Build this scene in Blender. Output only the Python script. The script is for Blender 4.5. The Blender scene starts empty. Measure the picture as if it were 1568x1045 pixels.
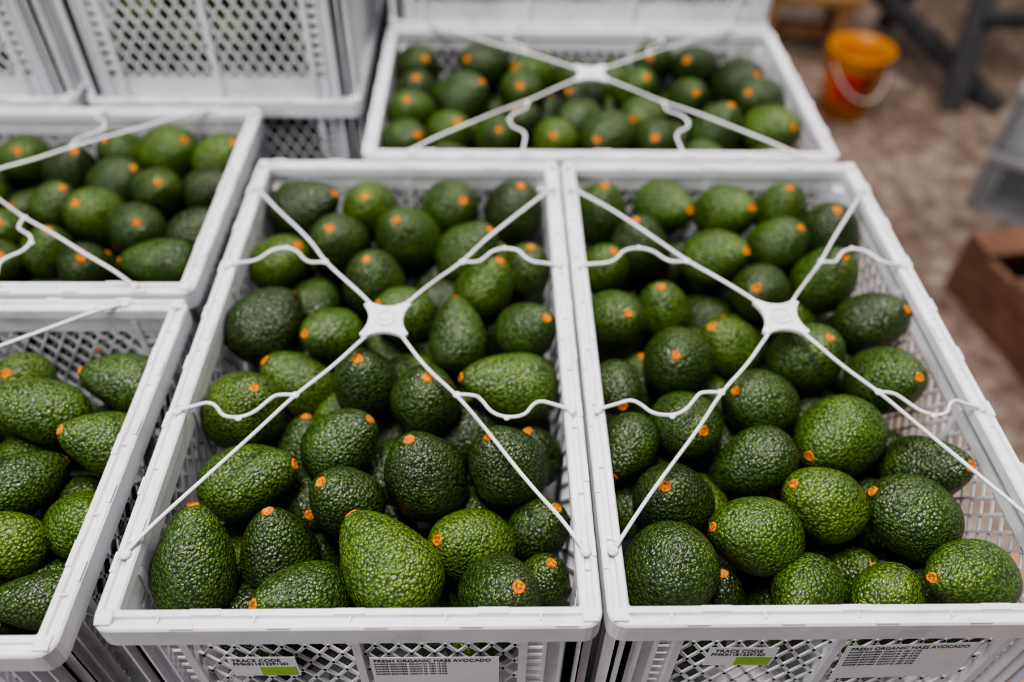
import bpy, bmesh, math, random, numpy as np
from mathutils import Vector, Matrix
RIM=0.96; CH=0.21
# ---- top-layer fruit of every crate, packed in crate-plan millimetres:
# x(2) y(2) depth-below-rim(1, 2 mm) axis-theta(1) axis-phi(1) width(1) length(1), base 62
CS='0123456789ABCDEFGHIJKLMNOPQRSTUVWXYZabcdefghijklmnopqrstuvwxyz'
AB='139hKKzeb2Q9iLBkcT499iKFqcT5V9iM4tdU3F8oN9hja1v8XKAiZQ0o85PEyWN4Y8PNDyYV5i7pO3wOG2i7SN5iYQ4u79J81TO3N6WNHZPG0s6CLP9fW255zOIcPG4O5yNJGPO5g65MDuRK1X58ZFTWP2q4pM4jVN3t4MM4sYP5K4jNOWXg0u4AM9whY2b3SNH3TN1G2mNP2WV3y2sN6QfV5G2zK8TaQ5l3gh7NH82o2PN9YRJ1q1iV6IVQ0p1JLFGYd3Y1GJONeh4h1pZFZZR5l2CdA2I92N0nPIaTR5A0oN9tVM5m1Jg55F60r9iN2obT2H9jJLqZW3c9gLIqZV4n9lK6iWN5a8xM5heW1Z8aN5WZP368DNHtYT4Q8XM9uYP0l7pN6tLC587WM6pdW3l77NGeXO0o6HLCoWN1m6jP4YPG5e6IMEvWP2v5vVDVTL1p5GMDgfW4B5NN7reV5T4oNDobX'
B2='0g4eNPlG7334JNGYbT1j3nMGnWO4D3ZNSbiY0h3NNWgJD2h37QgWNS5Y32RDrUX1I2NN9caR3Z2GLIUXN4t24NMRbR2O1iLOVXP1017MkaeU300tTLdOM431Xl8sF6460qSUZG75H0zKNXPU1s18g4F80'
FRUIT={'A':AB[:315],'B':AB[315:]+B2,
'C':'0q5ZOFpbS0s4HOCmYP0q2yKCkaR253kLFwhZ2c5ZLKehY3d48NGjaR3u5SRJdaU0m1fKIsSJ1q27MDpYP2x1yMFmSK4O1lLGiUL3c2wRDgRI535KUFnUL512uPOeXO5b1nKLgiZ6c2vPLfaR6n1gKHhSJ6f4RNEnZQ8L5aMIfeZ7x3wNGlSK8N2MO5vjb9X55SGole9g3dLHcgY9h2EKJpeW7D5fJIhTL5B48QIdVM',
'E':'8V5ZLGvgX7J5fP9iVM9j5HJEwZR6P4wNAwXO5F5LNEpYP7a4VPFyaS8h3wIFqRI9i4ANHxRL6T3hPCzPG7W3FNBjbS8c2gMEqaR9n2fOH1RK5p2fNDrNE6w28O8wPG9L1dLSWOT7t1XNCqOF6D1fMGsG7',
'F':'7m5JQClJA9b59NOVOP8S4RJNVRY9k3mLFYRP8h38OY8OJ9o2SUHxRI8u22ODTG79i17NPXAJ'}
def dec(s):
    out=[]
    for i in range(0,len(s)//9*9,9):
        v=[CS.index(c) for c in s[i:i+9]]
        th=v[5]/61*math.pi;ph=v[6]/62*2*math.pi
        out.append(((v[0]*62+v[1])/1000,(v[2]*62+v[3])/1000,-v[4]/500,math.sin(th)*math.cos(ph),math.sin(th)*math.sin(ph),math.cos(th),(v[7]+40)/1000,(v[8]*1.2+60)/1000))
    return out
PILE={k:dec(s) for k,s in FRUIT.items()}
scene=bpy.context.scene
col=scene.collection
# ------------------------------------------------ materials
def newmat(n):
    m=bpy.data.materials.new(n);m.use_nodes=True
    nt=m.node_tree;return m,nt,nt.nodes['Principled BSDF']
def N(nt,t,**k):
    n=nt.nodes.new(t)
    for a,b in k.items():
        setattr(n,a,b)
    return n
def ramp(nt,pts):
    r=N(nt,'ShaderNodeValToRGB');e=r.color_ramp.elements
    while len(e)<len(pts):e.new(.5)
    for i,(p,c) in enumerate(pts):
        e[i].position=p;e[i].color=(*c,1)
    return r
def mix(nt,a,b,fac,mode='MIX'):
    m=N(nt,'ShaderNodeMix',data_type='RGBA',blend_type=mode)
    for s,v in((0,fac),(6,a),(7,b)):
        if hasattr(v,'links'): nt.links.new(v,m.inputs[s])
        else: m.inputs[s].default_value=v if s==0 else (*v,1)
    return m.outputs[2]
def mat_skin():
    m,nt,p=newmat('avocado_skin');L=nt.links.new
    tc=N(nt,'ShaderNodeTexCoord');at=N(nt,'ShaderNodeAttribute',attribute_name='tint')
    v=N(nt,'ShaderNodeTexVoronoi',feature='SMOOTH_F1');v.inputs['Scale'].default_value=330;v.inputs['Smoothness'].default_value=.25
    no=N(nt,'ShaderNodeTexNoise');no.inputs['Scale'].default_value=120;no.inputs['Detail'].default_value=3
    nb=N(nt,'ShaderNodeTexNoise');nb.inputs['Scale'].default_value=22;nb.inputs['Detail'].default_value=4
    wv=N(nt,'ShaderNodeVectorMath',operation='MULTIPLY_ADD');wn=N(nt,'ShaderNodeTexNoise');wn.inputs['Scale'].default_value=180
    L(tc.outputs['Object'],wn.inputs['Vector']);L(wn.outputs['Color'],wv.inputs[0]);wv.inputs[1].default_value=(.003,.003,.003);L(tc.outputs['Object'],wv.inputs[2])
    L(wv.outputs[0],v.inputs['Vector']);L(tc.outputs['Object'],no.inputs['Vector']);L(tc.outputs['Object'],nb.inputs['Vector'])
    base=ramp(nt,[(0,(.014,.024,.005)),(.4,(.033,.064,.010)),(.72,(.060,.110,.012)),(1,(.098,.155,.016))])
    ma=N(nt,'ShaderNodeMath',operation='MULTIPLY_ADD');L(nb.outputs['Fac'],ma.inputs[0]);ma.inputs[1].default_value=.9
    ad=N(nt,'ShaderNodeMath',operation='MULTIPLY_ADD');L(at.outputs['Fac'],ad.inputs[0]);ad.inputs[1].default_value=.80;ad.inputs[2].default_value=-.36
    L(ad.outputs[0],ma.inputs[2]);L(ma.outputs[0],base.inputs[0])
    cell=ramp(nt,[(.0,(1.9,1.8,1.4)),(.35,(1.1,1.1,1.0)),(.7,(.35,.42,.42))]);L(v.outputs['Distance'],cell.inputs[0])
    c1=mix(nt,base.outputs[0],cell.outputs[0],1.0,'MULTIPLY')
    sp=N(nt,'ShaderNodeTexVoronoi');sp.inputs['Scale'].default_value=250;L(tc.outputs['Object'],sp.inputs['Vector'])
    spr=ramp(nt,[(.10,(1,1,1)),(.22,(0,0,0))]);L(sp.outputs['Distance'],spr.inputs[0])
    spm=N(nt,'ShaderNodeMath',operation='MULTIPLY');L(spr.outputs[0],spm.inputs[0]);
    spn=ramp(nt,[(.47,(0,0,0)),(.64,(.9,.9,.9))]);L(no.outputs['Fac'],spn.inputs[0]);L(spn.outputs[0],spm.inputs[1])
    c2=mix(nt,c1,(.36,.36,.07),spm.outputs[0])
    L(c2,p.inputs['Base Color'])
    inv=N(nt,'ShaderNodeMath',operation='MULTIPLY_ADD');L(v.outputs['Distance'],inv.inputs[0]);inv.inputs[1].default_value=-1.0
    ns=N(nt,'ShaderNodeMath',operation='MULTIPLY');L(no.outputs['Fac'],ns.inputs[0]);ns.inputs[1].default_value=.8;L(ns.outputs[0],inv.inputs[2])
    b=N(nt,'ShaderNodeBump');b.inputs['Strength'].default_value=1;b.inputs['Distance'].default_value=.0016;L(inv.outputs[0],b.inputs['Height']);L(b.outputs[0],p.inputs['Normal'])
    p.inputs['Roughness'].default_value=.32;p.inputs['Specular IOR Level'].default_value=.5
    return m
def mat_stem():
    m,nt,p=newmat('avocado_stem');L=nt.links.new
    tc=N(nt,'ShaderNodeTexCoord');no=N(nt,'ShaderNodeTexNoise');no.inputs['Scale'].default_value=420;L(tc.outputs['Object'],no.inputs['Vector'])
    r=ramp(nt,[(.32,(.18,.045,.004)),(.5,(.52,.145,.006)),(.7,(.66,.24,.012))]);L(no.outputs['Fac'],r.inputs[0]);L(r.outputs[0],p.inputs['Base Color'])
    b=N(nt,'ShaderNodeBump');b.inputs['Distance'].default_value=.001;L(no.outputs['Fac'],b.inputs['Height']);L(b.outputs[0],p.inputs['Normal'])
    p.inputs['Roughness'].default_value=.75;p.inputs['Specular IOR Level'].default_value=.25;return m
def mat_plastic():
    m,nt,p=newmat('white_plastic');L=nt.links.new
    tc=N(nt,'ShaderNodeTexCoord');no=N(nt,'ShaderNodeTexNoise');no.inputs['Scale'].default_value=9;no.inputs['Detail'].default_value=7;no.inputs['Roughness'].default_value=.7;L(tc.outputs['Object'],no.inputs['Vector'])
    r=ramp(nt,[(.3,(.46,.44,.45)),(.46,(.66,.655,.69)),(.7,(.77,.77,.82))]);L(no.outputs['Fac'],r.inputs[0]);L(r.outputs[0],p.inputs['Base Color'])
    n2=N(nt,'ShaderNodeTexNoise');n2.inputs['Scale'].default_value=60;n2.inputs['Detail'].default_value=4;L(tc.outputs['Object'],n2.inputs['Vector'])
    b=N(nt,'ShaderNodeBump');b.inputs['Distance'].default_value=.0008;b.inputs['Strength'].default_value=.3;L(n2.outputs['Fac'],b.inputs['Height']);L(b.outputs[0],p.inputs['Normal'])
    p.inputs['Roughness'].default_value=.34
    return m
def mat_simple(n,c,rough=.6,c2=None,scale=8,stretch=None,bump=0,metal=0):
    m,nt,p=newmat(n);L=nt.links.new
    tc=N(nt,'ShaderNodeTexCoord');mp=N(nt,'ShaderNodeMapping');L(tc.outputs['Object'],mp.inputs[0])
    if stretch:mp.inputs['Scale'].default_value=stretch
    no=N(nt,'ShaderNodeTexNoise');no.inputs['Scale'].default_value=scale;no.inputs['Detail'].default_value=6;L(mp.outputs[0],no.inputs['Vector'])
    c2=c2 or tuple(x*.75 for x in c)
    r=ramp(nt,[(.35,c2),(.65,c)]);L(no.outputs['Fac'],r.inputs[0]);L(r.outputs[0],p.inputs['Base Color'])
    p.inputs['Roughness'].default_value=rough;p.inputs['Metallic'].default_value=metal
    if bump:
        b=N(nt,'ShaderNodeBump');b.inputs['Distance'].default_value=bump;L(no.outputs['Fac'],b.inputs['Height']);L(b.outputs[0],p.inputs['Normal'])
    return m
def mat_floor():
    m,nt,p=newmat('speckled_concrete');L=nt.links.new
    tc=N(nt,'ShaderNodeTexCoord')
    v=N(nt,'ShaderNodeTexVoronoi');v.inputs['Scale'].default_value=26;L(tc.outputs['Object'],v.inputs['Vector'])
    no=N(nt,'ShaderNodeTexNoise');no.inputs['Scale'].default_value=16;no.inputs['Detail'].default_value=8;no.inputs['Roughness'].default_value=.7;L(tc.outputs['Object'],no.inputs['Vector'])
    nb=N(nt,'ShaderNodeTexNoise');nb.inputs['Scale'].default_value=2.2;nb.inputs['Detail'].default_value=5;L(tc.outputs['Object'],nb.inputs['Vector'])
    r=ramp(nt,[(.32,(.14,.095,.075)),(.48,(.23,.17,.138)),(.66,(.48,.40,.34))]);L(no.outputs['Fac'],r.inputs[0])
    g=ramp(nt,[(0,(.6,.6,.6)),(1,(1.3,1.25,1.2))]);L(v.outputs['Color'],g.inputs[0])
    c=mix(nt,r.outputs[0],g.outputs[0],.7,'MULTIPLY')
    r2=ramp(nt,[(.35,(.62,.58,.56)),(.65,(1.1,1.1,1.1))]);L(nb.outputs['Fac'],r2.inputs[0])
    c=mix(nt,c,r2.outputs[0],1,'MULTIPLY');L(c,p.inputs['Base Color'])
    p.inputs['Roughness'].default_value=.5;return m
SKIN=mat_skin();STEM=mat_stem();PLA=mat_plastic()
def addobj(name,me,mats,loc=(0,0,0),rz=0,parent=None):
    o=bpy.data.objects.new(name,me);col.objects.link(o)
    for m in mats:
        if len(me.materials)<len(mats):me.materials.append(m)
    o.location=loc;o.rotation_euler=(0,0,rz)
    if parent:o.parent=parent
    return o
def bm_box(bm,lo,hi,mi=0,M=None):
    vs=[bm.verts.new(Vector((x,y,z)) if M is None else M@Vector((x,y,z))) for x in(lo[0],hi[0]) for y in(lo[1],hi[1]) for z in(lo[2],hi[2])]
    for f in((0,1,3,2),(4,6,7,5),(0,4,5,1),(2,3,7,6),(0,2,6,4),(1,5,7,3)):
        fc=bm.faces.new([vs[i] for i in f]);fc.material_index=mi
def bm_done(bm,name,smooth=False):
    bmesh.ops.recalc_face_normals(bm,faces=bm.faces)
    me=bpy.data.meshes.new(name);bm.to_mesh(me);bm.free()
    if smooth:
        for p in me.polygons:p.use_smooth=True
    return me
# ------------------------------------------------ crate
def crate_mesh(W=.4,Ln=.655,H=CH-.001):
    bm=bmesh.new()
    def ring(o,z,r=.014,seg=4):
        rr=max(r-o,.002);pts=[]
        for cx,cy,a0 in((W-o-rr,Ln-o-rr,0),(o+rr,Ln-o-rr,90),(o+rr,o+rr,180),(W-o-rr,o+rr,270)):
            for i in range(seg+1):
                a=math.radians(a0+90*i/seg);pts.append(bm.verts.new((cx+rr*math.cos(a),cy+rr*math.sin(a),z)))
        return pts
    prof=[(.0,-.026),(.0,-.0025),(.0015,-.0005),(.0055,-.0005),(.0065,-.0035),(.0105,-.0035),(.0115,0),(.0165,0),(.018,-.002),(.018,-.013),(.0150,-.016),(.0150,-.036),(.0115,-.036),(.0115,-.008),(.0025,-.006),(.0025,-.026)]
    rs=[ring(o,z) for o,z in prof];n=len(rs[0])
    for k in range(len(rs)):
        a,b=rs[k],rs[(k+1)%len(rs)]
        for i in range(n):bm.faces.new((a[i],a[(i+1)%n],b[(i+1)%n],b[i]))
    def side(S,T):
        def bx(s0,s1,o0,o1,z0,z1):bm_box(bm,(s0,o0,z0),(s1,o1,z1),0,T)
        o0,o1=.0115,.0145
        bx(.0115,S-.0115,o0,o1+.001,-H,-H+.028)
        cw=.062
        nw=2 if S<.5 else 3
        bx(.0115,cw-.018,o0,o1,-H+.028,-.036);bx(S-cw+.018,S-.0115,o0,o1,-H+.028,-.036)
        z=-H+.04
        while z<-.04:
            bx(cw-.018,cw,o0,o1,z,z+.006);bx(S-cw,S-cw+.018,o0,o1,z,z+.006);z+=.014
        xs=np.linspace(cw,S-cw,nw+1)
        for i,x in enumerate(xs):
            bx(x-.0035,x+.0035,.004 if i in(0,nw) else .006,.0165,-H,-.02)
        for x in (.016,.030,.044):
            for q in(x,S-x):bx(q-.0011,q+.0011,.003,.0115,-H+.001,-.02)
        zt,zb=-.034,-H+.028
        px,pz=.0195,.031
        for i in range(nw):
            a,b=xs[i]+.003,xs[i+1]-.003
            k=pz/px
            for sg in(1,-1):
                c0=math.floor((a-(zt-zb)/k)/px)-1;c1=math.ceil((b+(zt-zb)/k)/px)+1
                for ci in range(c0,c1+1):
                    X=lambda z:ci*px+sg*(z-zb)/k
                    Z=lambda x:zb+sg*(x-ci*px)*k
                    lo,hi=zb,zt
                    zz=sorted((Z(a),Z(b)));lo=max(lo,zz[0]);hi=min(hi,zz[1])
                    if hi-lo<.002:continue
                    h=.00145*math.sqrt(1+1/k**2)
                    vs=[]
                    for oo in(o0,o1-.0006-.0003*(sg+1)):
                        for z in(lo,hi):
                            for d in(-h,h):vs.append(bm.verts.new(T@Vector((X(z)+d,oo,z))))
                    for f in((0,1,3,2),(4,6,7,5),(0,4,5,1),(2,3,7,6),(0,2,6,4),(1,5,7,3)):bm.faces.new([vs[i] for i in f])
        for q in(.075,S/2-.012,S-.099):
            bx(q,q+.024,.0115,.0165,-.001,.0016)
        for q in np.arange(.05,S-.05,.075):
            bx(q,q+.0016,.0065,.0115,-.0035,-.0006)
            bx(q+.012,q+.03,.0005,.0045,-.001,.0009)
    side(W,Matrix.Identity(4))
    side(W,Matrix.Translation((W,Ln,0))@Matrix.Rotation(math.pi,4,'Z'))
    side(Ln,Matrix.Translation((W,0,0))@Matrix.Rotation(math.pi/2,4,'Z'))
    side(Ln,Matrix.Translation((0,Ln,0))@Matrix.Rotation(-math.pi/2,4,'Z'))
    for x,y in((.0,.0),(W-.02,0),(0,Ln-.02),(W-.02,Ln-.02)):
        bm_box(bm,(x+.004,y+.004,-.002),(x+.016,y+.016,.0022))
        bm_box(bm,(x+(.0115 if x<.1 else -.006),y+(.0115 if y<.1 else -.006),-H),(x+(.026 if x<.1 else .0085),y+(.026 if y<.1 else .0085),-.03))
    bm_box(bm,(.012,.012,-H),(W-.012,Ln-.012,-H+.004))
    for i in range(1,8):bm_box(bm,(i*W/8-.001,.014,-H+.003),(i*W/8+.001,Ln-.014,-H+.009))
    return bm_done(bm,'plastic_crate')
CR=crate_mesh()
# ------------------------------------------------ avocados
def avo(rows,seed,segs=32,rings=24):
    rng=np.random.default_rng(seed)
    V=[];Fs=[];T=[];MI=[];base=0
    th=np.linspace(0,math.pi,rings+1);ph=np.linspace(0,2*math.pi,segs,endpoint=False)
    for (x,y,z,ax,ay,az,W,L) in rows:
        k=rng.uniform(.10,.22)
        if L/W>1.27:k=rng.uniform(.22,.32)
        b=rng.uniform(-.05,.05);tint=rng.beta(1.6,1.8)
        a=Vector((ax,ay,az)).normalized()
        u=a.orthogonal().normalized();v=a.cross(u);rot=rng.uniform(0,6.28)
        u2=u*math.cos(rot)+v*math.sin(rot);v2=a.cross(u2)
        R=np.array([u2,v2,a])
        ct=np.cos(th)[:,None];st=np.sin(th)[:,None]
        prof=(np.sin(th)**.93)[:,None]*(1-k*ct-.05*ct*ct)
        prof=prof/prof.max()*W/2
        lump=1+.03*np.sin(2*ph+rng.uniform(0,6))[None,:]+.014*np.sin(3*ph+4*ct+rng.uniform(0,6))+.012*np.sin(5*th[:,None]+2*ph+rng.uniform(0,6))*st
        X=prof*np.cos(ph)*lump+b*L*(1-ct*ct)*.35;Y=prof*np.sin(ph)*lump;Z=(ct*L/2)*np.ones_like(X)
        Z=Z-(.0022*np.exp(-(th[:,None]/.16)**2))
        P=np.stack([X,Y,Z],-1)
        inner=P[1:-1].reshape(-1,3);pts=np.vstack([P[0,:1],inner,P[-1,:1]])
        pts=pts@R+np.array([x,y,z]);V.append(pts)
        m=rings-1
        top=base;bot=base+1+m*segs
        for j in range(segs):
            jj=(j+1)%segs
            Fs.append((top,base+1+j,base+1+jj));Fs.append((bot,base+1+(m-1)*segs+jj,base+1+(m-1)*segs+j))
            for i in range(m-1):
                q=base+1+i*segs
                Fs.append((q+j,q+segs+j,q+segs+jj,q+jj))
        nf=len(Fs)-len(MI);MI+= [0]*nf;T+=[tint]*len(pts);base+=len(pts)
        # round woody stem scar: rim, shallow cup and a small raised core
        sr=rng.uniform(.0044,.0056);sh=rng.uniform(.0016,.0026);sg=16
        tip=L/2-.0022;off=rng.uniform(-.0012,.0012,2)
        rr=[(sr*1.12,-.002),(sr*1.10,sh*.5),(sr*.92,sh),(sr*.70,sh*.95),(sr*.55,sh*.6),(sr*.3,sh*.7)]
        nr=len(rr);sp=[]
        for r_,h_ in rr:
            for j in range(sg):
                an=2*math.pi*j/sg;w=1+.06*math.sin(3*an+rot)+.04*math.sin(5*an)
                sp.append((r_*w*math.cos(an)+off[0],r_*w*math.sin(an)+off[1],tip+h_))
        sp.append((off[0],off[1],tip+sh*.9))
        V.append(np.array(sp)@R+np.array([x,y,z]))
        for i in range(nr-1):
            for j in range(sg):
                jj=(j+1)%sg;Fs.append((base+i*sg+j,base+i*sg+jj,base+(i+1)*sg+jj,base+(i+1)*sg+j))
        for j in range(sg):Fs.append((base+(nr-1)*sg+j,base+(nr-1)*sg+(j+1)%sg,base+nr*sg))
        MI+=[1]*(len(Fs)-len(MI));T+=[tint]*len(sp);base+=len(sp)
    V=np.vstack(V)
    me=bpy.data.meshes.new('avocado_pile');me.from_pydata(V.tolist(),[],Fs)
    me.polygons.foreach_set('material_index',MI);me.polygons.foreach_set('use_smooth',[True]*len(Fs))
    at=me.attributes.new('tint','FLOAT','POINT');at.data.foreach_set('value',T)
    me.update();return me
def fill(rows,W,Ln,seed,layers=((-.05,1.0,900),(-.075,.95,700),(-.10,.88,1200),(-.13,.86,900),(-.155,.86,900))):
    rng=np.random.default_rng(seed);out=[];P=[np.array(r[:3]) for r in rows];H=[(r[6]+r[7])*.5 for r in rows]
    for z,f,n in layers:
        for _ in range(n):
            w=rng.uniform(.062,.074);m=w/2+.016
            p=np.array([rng.uniform(m,W-m),rng.uniform(m,Ln-m),z+rng.uniform(-.010,.008)])
            A_=np.array(P) if P else np.zeros((0,3))
            if len(A_)==0 or np.all(np.linalg.norm(A_-p,axis=1)>(w+np.array(H))*.5*f):
                a=rng.normal(size=3);a[2]=abs(a[2])*(.7 if z>-.11 else .2)
                a/=np.linalg.norm(a);out.append((*p,*a,w,w*rng.uniform(1.15,1.3)));P.append(p);H.append(w*1.05)
    return out
# straps -------------------------------------------------
def strap(W,Ln,du=0,dv=0,parent=None,loc=(0,0,0),rz=0):
    cu=bpy.data.curves.new('retaining_strap','CURVE');cu.dimensions='3D';cu.bevel_depth=.0019;cu.bevel_resolution=2;cu.resolution_u=8
    cx,cy=W/2+du,Ln/2+dv
    rng=random.Random(int(loc[0]*1000)+7)
    def spl(pts,cyc=False):
        s=cu.splines.new('NURBS');s.points.add(len(pts)-1)
        for i,p in enumerate(pts):
            s.points[i].co=(*p,1)
        s.order_u=3;s.use_endpoint_u=True
    bm=bmesh.new()
    for su in(1,-1):
        for sv in(1,-1):
            def P(u,v,z,j=.0012):
                e=max(0,(abs(u)-.02)/.165)
                return(cx-du*e+su*u+rng.uniform(-j,j),cy-dv*e+sv*v+rng.uniform(-j,j),z)
            bow=rng.uniform(-.004,.004)
            spl([P(.008,.008,.012),P(.022,.030,.012),P(.050+bow,.066,.011),P(.078,.100,.010,.0003),P(.104,.142+bow,.010),P(.148+bow,.200,.0095),P(.176,.240,.007),P(.190,.262,.0022)])
            spl([P(.078,.100,.010,.0003),P(.094,.0985,.010),P(.102,.106,.010),P(.112,.121,.010),P(.126,.127,.010,.0003),P(.143,.124,.010),P(.150,.111,.0095),P(.160,.104,.009),P(.172,.106,.006),P(.190,.109,.002)])
            for p,r in((P(.078,.1,.010,0),.0034),(P(.126,.127,.010,0),.0028),(P(.190,.262,.002),.0042),(P(.190,.109,.002),.0036)):
                bmesh.ops.create_uvsphere(bm,u_segments=10,v_segments=6,radius=r,matrix=Matrix.Translation(p)@Matrix.Diagonal((1.2,1.2,.7,1)))
    zt,zb=.0145,.0105;top=[];bot=[]
    pts=[];arms=[(1,1),(-1,1),(-1,-1),(1,-1)]
    for i,(su,sv) in enumerate(arms):
        a=Vector((su*.0225,sv*.0245));b=Vector((arms[(i+1)%4][0]*.0225,arms[(i+1)%4][1]*.0245))
        t=Vector((-a.y,a.x)).normalized()*.0032
        pts+=[a-t,a+t]
        tb=Vector((-b.y,b.x)).normalized()*.0032
        s,e=a+t,b-tb;mid=(s+e)/2*.42
        for k in(1,2,3,4,5):
            q=k/6;pts.append((1-q)**2*s+2*q*(1-q)*mid+q*q*e)
    for p in pts:
        top.append(bm.verts.new((cx+p.x,cy+p.y,zt)));bot.append(bm.verts.new((cx+p.x,cy+p.y,zb)))
    bm.faces.new(top);bm.faces.new(bot[::-1])
    for i in range(len(pts)):
        j=(i+1)%len(pts);bm.faces.new((top[i],bot[i],bot[j],top[j]))
    prev=None
    for r_,z_ in((.0118,.0140),(.0114,.0168),(.0092,.0170),(.0088,.0152),(.0045,.0152),(.0042,.0166),(.0008,.0168)):
        ringv=[bm.verts.new((cx+r_*math.cos(2*math.pi*j/28),cy+r_*math.sin(2*math.pi*j/28),z_)) for j in range(28)]
        if prev:
            for j in range(28):bm.faces.new((prev[j],prev[(j+1)%28],ringv[(j+1)%28],ringv[j]))
        prev=ringv
    bm.faces.new(prev)
    for s in(1,-1):bm_box(bm,(cx+s*.0068-.0022,cy-.0012,.0150),(cx+s*.0068+.0022,cy+.0012,.0166))
    o=bpy.data.objects.new('retaining_strap',cu);col.objects.link(o);cu.materials.append(PLA)
    o.parent=parent
    addobj('strap_hub',bm_done(bm,'strap_hub',False),[PLA],parent=parent)
    return o
def place(x0,y0,land,level,pile=None,st=None):
    z=RIM+level*CH
    if land:
        loc=(x0,y0+.4,z);rz=-math.pi/2
    else: loc=(x0,y0,z);rz=0
    o=addobj('plastic_crate',CR,[PLA],loc,rz)
    if st is not None: strap(.4,.655,st[0],st[1],o,loc,rz)
    if pile is not None:
        addobj('avocado_pile',pile,[SKIN,STEM],loc,rz)
    return o
def tolocal(rows,land):
    if not land:return rows
    return[(.4-r[1],r[0],r[2],-r[4],r[3],r[5],r[6],r[7]) for r in rows]
tops={}
for i,(k,x0,y0,land,st) in enumerate([('A',-.4,0,0,(.0,.006)),('B',.004,0,0,(.016,.010)),('C',-.265,.665,1,(-.012,0)),('E',-1.075,.39,1,(0,0)),('F',-1.075,-.02,1,(0,0))]):
    rows=tolocal(PILE[k],land);rows=rows+fill(rows,.4,.655,11+i)
    tops[k]=place(x0,y0,land,0,avo(rows,50+i,40,28),st)
GEN=avo(fill([],.4,.655,99),77,20,14)
place(-.684,.81,0,0,GEN);place(-.684,.81,0,1,GEN,(0,0))
place(-1.1,.81,0,0,GEN);place(-1.1,.81,0,1,GEN,(0,0))
place(-.265,1.075,1,0,GEN);place(-.265,1.075,1,1,GEN,(0,0))
for lv in(-1,-2,-3):
    for x,y,l in((-.4,0,0),(.004,0,0),(-.265,.665,1),(-1.075,.39,1),(-1.075,-.02,1),(-.684,.81,0),(-1.1,.81,0),(-.265,1.075,1)):
        place(x,y,l,lv,GEN)
# labels
LAB=mat_simple('label_paper',(.78,.78,.8),.5,(.72,.72,.75),30)
GRN=mat_simple('label_green',(.30,.55,.06),.5);INK=mat_simple('label_ink',(.02,.02,.02),.6)
def label(cx,ztop,w,h,lines,green,parent,ox,tilt=0):
    bm=bmesh.new();bm_box(bm,(-w/2,-.0006,-h),(w/2,0,0),0)
    if green:
        g=green;bm_box(bm,(g[0],-.0009,g[1]),(g[2],-.0005,g[3]),1)
    me=bm_done(bm,'label')
    o=addobj('label',me,[LAB,GRN],(cx-ox,.0024,ztop),parent=parent);o.rotation_euler=(0,tilt,0)
    for t,s,x,z in lines:
        f=bpy.data.curves.new('label_text','FONT');f.body=t;f.size=s;f.extrude=.0001;f.materials.append(INK)
        q=bpy.data.objects.new('label_text',f);col.objects.link(q);q.parent=o;q.location=(x,-.0009,z);q.rotation_euler=(math.pi/2,0,0);q.scale=(.88,1,1)
label(-.279,-.055,.056,.036,[('TRACE CODE',.0075,-.025,-.008),('PMK0118122912D',.0068,-.025,-.0145)],(-.004,-.034,.026,-.018),tops['A'],-.4)
label(-.136,-.058,.108,.065,[('FRESH ORGANIC HASS AVOCADO',.0072,-.051,-.008)]+[('SUNRIPE GROWERS  COUNT 24  NET 10 KG',.0035,-.051,-.013-.005*i) for i in range(5)],None,tops['A'],-.4)
label(.1216,-.045,.058,.034,[('TRACE CODE',.0075,-.024,-.008),('PMK0118122912D',.0068,-.026,-.0145)],(-.003,-.032,.027,-.017),tops['B'],.004,.03)
label(.262,-.041,.110,.065,[('FRESH ORGANIC HASS AVOCADO',.0072,-.051,-.008)]+[('SUNRIPE GROWERS  COUNT 24  NET 10 KG',.0035,-.051,-.013-.005*i) for i in range(6)],None,tops['B'],.004,-.05)
# ------------------------------------------------ surroundings
WOOD=mat_simple('pallet_wood',(.36,.22,.12),.75,(.2,.11,.055),6,(1,12,12),.001)
YWOOD=mat_simple('pine_wood',(.38,.20,.085),.65,(.22,.11,.045),4,(2,14,14),.001)
DWOOD=mat_simple('brown_wood',(.22,.10,.055),.6,(.10,.045,.026),5,(14,2,14),.001)
GRAYW=mat_simple('grey_painted_wood',(.05,.05,.055),.6,(.028,.028,.032),6,(3,3,3))
CARD=mat_simple('cardboard',(.44,.22,.11),.8,(.33,.16,.08),5)
bm=bmesh.new()
for y in np.linspace(-.06,1.38,9):bm_box(bm,(-1.12,y,.098),(.46,y+.11,.118))
for x in(-1.12,-.38,.36):
    bm_box(bm,(x,-.06,.0),(x+.1,1.49,.018))
    for y in(-.06,.66,1.39):bm_box(bm,(x,y,.018),(x+.1,y+.1,.08))
    bm_box(bm,(x,-.06,.08),(x+.1,1.49,.098))
addobj('wooden_pallet',bm_done(bm,'wooden_pallet'),[WOOD])
bm=bmesh.new();bm_box(bm,(-5,-4,-.05),(6,7,0));addobj('floor',bm_done(bm,'floor'),[mat_floor()])
WALL=mat_simple('painted_wall',(.42,.42,.42),.8,(.34,.34,.35),3)
bm=bmesh.new();bm_box(bm,(-5,7,-.05),(6,7.15,4));addobj('wall_back',bm_done(bm,'wall_back'),[WALL])
def lathe(bm,prof,seg,mi=0,c=(0,0)):
    rs=[]
    for r,z in prof:rs.append([bm.verts.new((c[0]+r*math.cos(2*math.pi*j/seg),c[1]+r*math.sin(2*math.pi*j/seg),z)) for j in range(seg)])
    for k in range(len(rs)-1):
        for j in range(seg):
            f=bm.faces.new((rs[k][j],rs[k][(j+1)%seg],rs[k+1][(j+1)%seg],rs[k+1][j]))
            m=mi
            if callable(mi):m=mi(k,j)
            f.material_index=m
    return rs
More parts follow.
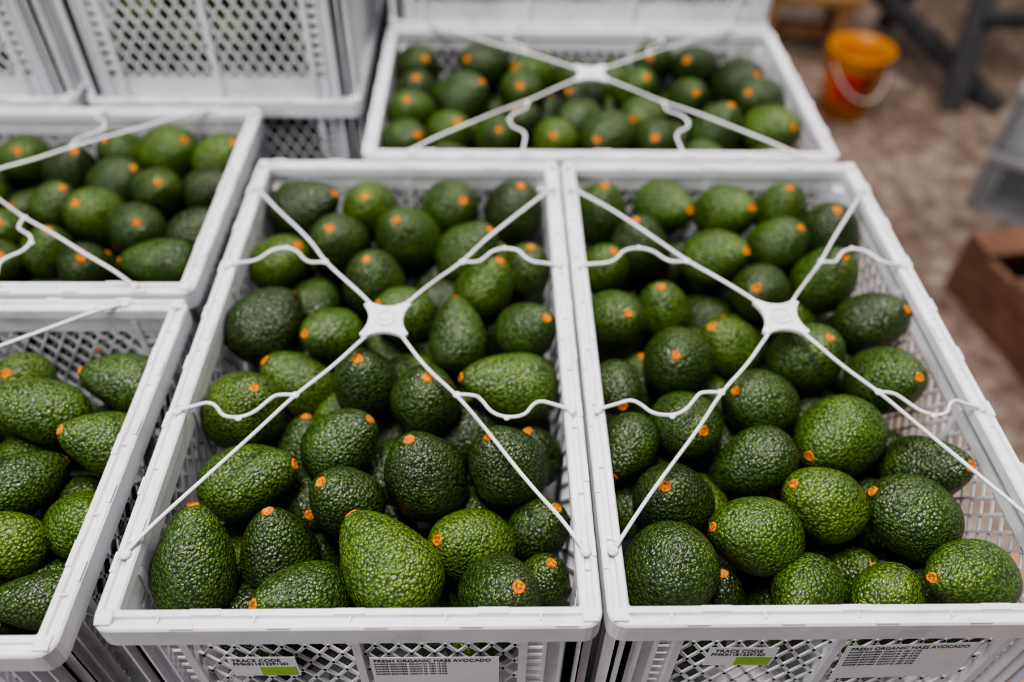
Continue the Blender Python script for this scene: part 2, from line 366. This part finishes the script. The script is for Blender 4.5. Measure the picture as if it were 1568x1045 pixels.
def bucket():
    bm=bmesh.new()
    prof=[(.080,0),(.082,.004),(.088,.05),(.096,.13),(.104,.20),(.109,.240),(.116,.242),(.118,.256),(.114,.260),(.108,.258),(.101,.20),(.085,.01),(.0,.008)]
    def mi(k,j):
        if k>=4:return 1
        if k in(1,2,3):
            if 26<=j<=33:return 2
            if j in(34,35,40,41):return 3
            if 36<=j<=39:return 1
        return 0
    rs=lathe(bm,prof,48,mi)
    bm.faces.new(rs[0][::-1])
    for s in(1,-1):
        bmesh.ops.create_cone(bm,cap_ends=True,segments=16,radius1=.013,radius2=.013,depth=.012,matrix=Matrix.Translation((s*.114,0,.22))@Matrix.Rotation(math.pi/2,4,'Y'))
    o=addobj('paint_bucket',bm_done(bm,'paint_bucket',True),[mat_simple('bucket_orange',(.72,.14,.015),.4),mat_simple('bucket_yellow',(.74,.28,.015),.4),mat_simple('bucket_red',(.50,.04,.015),.4),mat_simple('bucket_dark',(.02,.02,.02),.4)],(1.23,2.48,0),.35)
    cu=bpy.data.curves.new('handle','CURVE');cu.dimensions='3D';cu.bevel_depth=.0035
    s=cu.splines.new('NURBS');pts=[(.118*math.cos(a),-.10*math.sin(a)-.012,.22-.12*math.sin(a)) for a in np.linspace(0,math.pi,9)]
    s.points.add(8)
    for i,p in enumerate(pts):s.points[i].co=(*p,1)
    s.use_endpoint_u=True;s.order_u=4;h=bpy.data.objects.new('handle',cu);col.objects.link(h);h.parent=o;cu.materials.append(LAB)
bucket()
def beam(bm,a,b,w,d,mi=0):
    a=Vector(a);b=Vector(b);ax=b-a;L=ax.length
    q=ax.to_track_quat('Z','Y').to_matrix().to_4x4()
    bm_box(bm,(-w/2,-d/2,0),(w/2,d/2,L),mi,Matrix.Translation(a)@q)
bm=bmesh.new()
beam(bm,(1.655,2.50,0),(1.76,2.83,.72),.08,.05)
beam(bm,(1.42,2.98,.28),(1.84,2.50,.0),.08,.05)
beam(bm,(1.42,2.98,.28),(1.80,2.95,.66),.06,.05)
beam(bm,(2.55,2.50,0),(2.40,2.80,.72),.08,.05)
beam(bm,(1.655,3.25,0),(1.80,2.95,.72),.075,.045);beam(bm,(2.55,3.25,0),(2.40,2.95,.72),.075,.045)
beam(bm,(1.45,2.88,.75),(2.8,2.88,.75),.06,.34)
beam(bm,(1.70,2.62,.30),(2.50,2.62,.30),.07,.04)
addobj('wooden_trestle',bm_done(bm,'wooden_trestle'),[GRAYW])
bm=bmesh.new()
bm_box(bm,(0,0,.24),(.40,.10,.27));bm_box(bm,(0,.115,.24),(.40,.215,.27));bm_box(bm,(0,.23,.24),(.40,.33,.27))
for x in(.03,.31):
    bm_box(bm,(x,.01,.19),(x+.06,.32,.24))
    for y in(.01,.27):bm_box(bm,(x,y,0),(x+.06,y+.05,.19))
bm_box(bm,(.09,.145,.05),(.31,.185,.10))
addobj('wooden_bench',bm_done(bm,'wooden_bench'),[YWOOD],(.96,2.92,0),math.radians(-14))
bm=bmesh.new()
w,d,h=.62,.90,.18
for s in(0,1):
    bm_box(bm,(0,s*(d-.022),.0),(w,s*(d-.022)+.022,h));bm_box(bm,(s*(w-.022),.022,0),(s*(w-.022)+.022,d-.022,h))
bm_box(bm,(.022,.022,.02),(w-.022,d-.022,.04))
for y in(.0,.20,.40,.60,.80):bm_box(bm,(.0,y,h),(w,y+.10,h+.016))
wb=addobj('wooden_box',bm_done(bm,'wooden_box'),[DWOOD],(1.369,.60,0),math.radians(8.6))
GREYP=mat_simple('grey_plastic',(.34,.35,.37),.35,(.26,.27,.29),12)
cr2=CR.copy();cr2.materials.clear()
for z in(.21,.42):addobj('grey_crate',cr2,[GREYP],(1.445,1.88,z),math.radians(-40))
bm=bmesh.new()
bm_box(bm,(0,0,0),(.5,.42,.6))
bm_box(bm,(.0,.0,.6),(.249,.42,.603));bm_box(bm,(.251,.0,.6),(.5,.42,.603))
addobj('cardboard_box',bm_done(bm,'cardboard_box'),[CARD],(.48,-.15,0))
# ------------------------------------------------ light
w=bpy.data.worlds.new('world');scene.world=w;w.use_nodes=True
w.node_tree.nodes['Background'].inputs[0].default_value=(.9,.91,1,1);w.node_tree.nodes['Background'].inputs[1].default_value=.16
def area(n,loc,tgt,sx,sy,e,c=(1,1,1)):
    l=bpy.data.lights.new(n,'AREA');l.shape='RECTANGLE';l.size=sx;l.size_y=sy;l.energy=e;l.color=c
    o=bpy.data.objects.new(n,l);col.objects.link(o);o.location=loc
    o.rotation_euler=(Vector(tgt)-Vector(loc)).to_track_quat('-Z','Y').to_euler()
area('ceiling_light',(-.4,.15,3.3),(-.05,.2,RIM),1.3,.35,100,(1,.955,.92))
area('ceiling_light',(.6,1.7,3.3),(0,.6,RIM),1.3,.35,34,(1,.955,.92))
area('window_light',(-2.4,-1.4,2.7),(-.1,.3,RIM),1.2,.9,42,(.97,.965,1))
area('ceiling_light',(2.2,2.6,3.4),(1.5,2.0,0),1.2,1.0,52,(1,.93,.87))
# ------------------------------------------------ camera
scene.view_settings.look='AgX - Medium High Contrast'
MX=Matrix(((0.99973,0,-0.0232,-0.087),(-0.0163,0.7120,-0.7019,-0.288),(0.0165,0.7021,0.7118,RIM+0.611),(0,0,0,1)))
cd=bpy.data.cameras.new('camera');co=bpy.data.objects.new('camera',cd);col.objects.link(co)
co.matrix_world=MX
cd.sensor_width=36;cd.lens=28.7
cd.dof.use_dof=True;cd.dof.focus_distance=.70;cd.dof.aperture_fstop=1.8
scene.camera=co
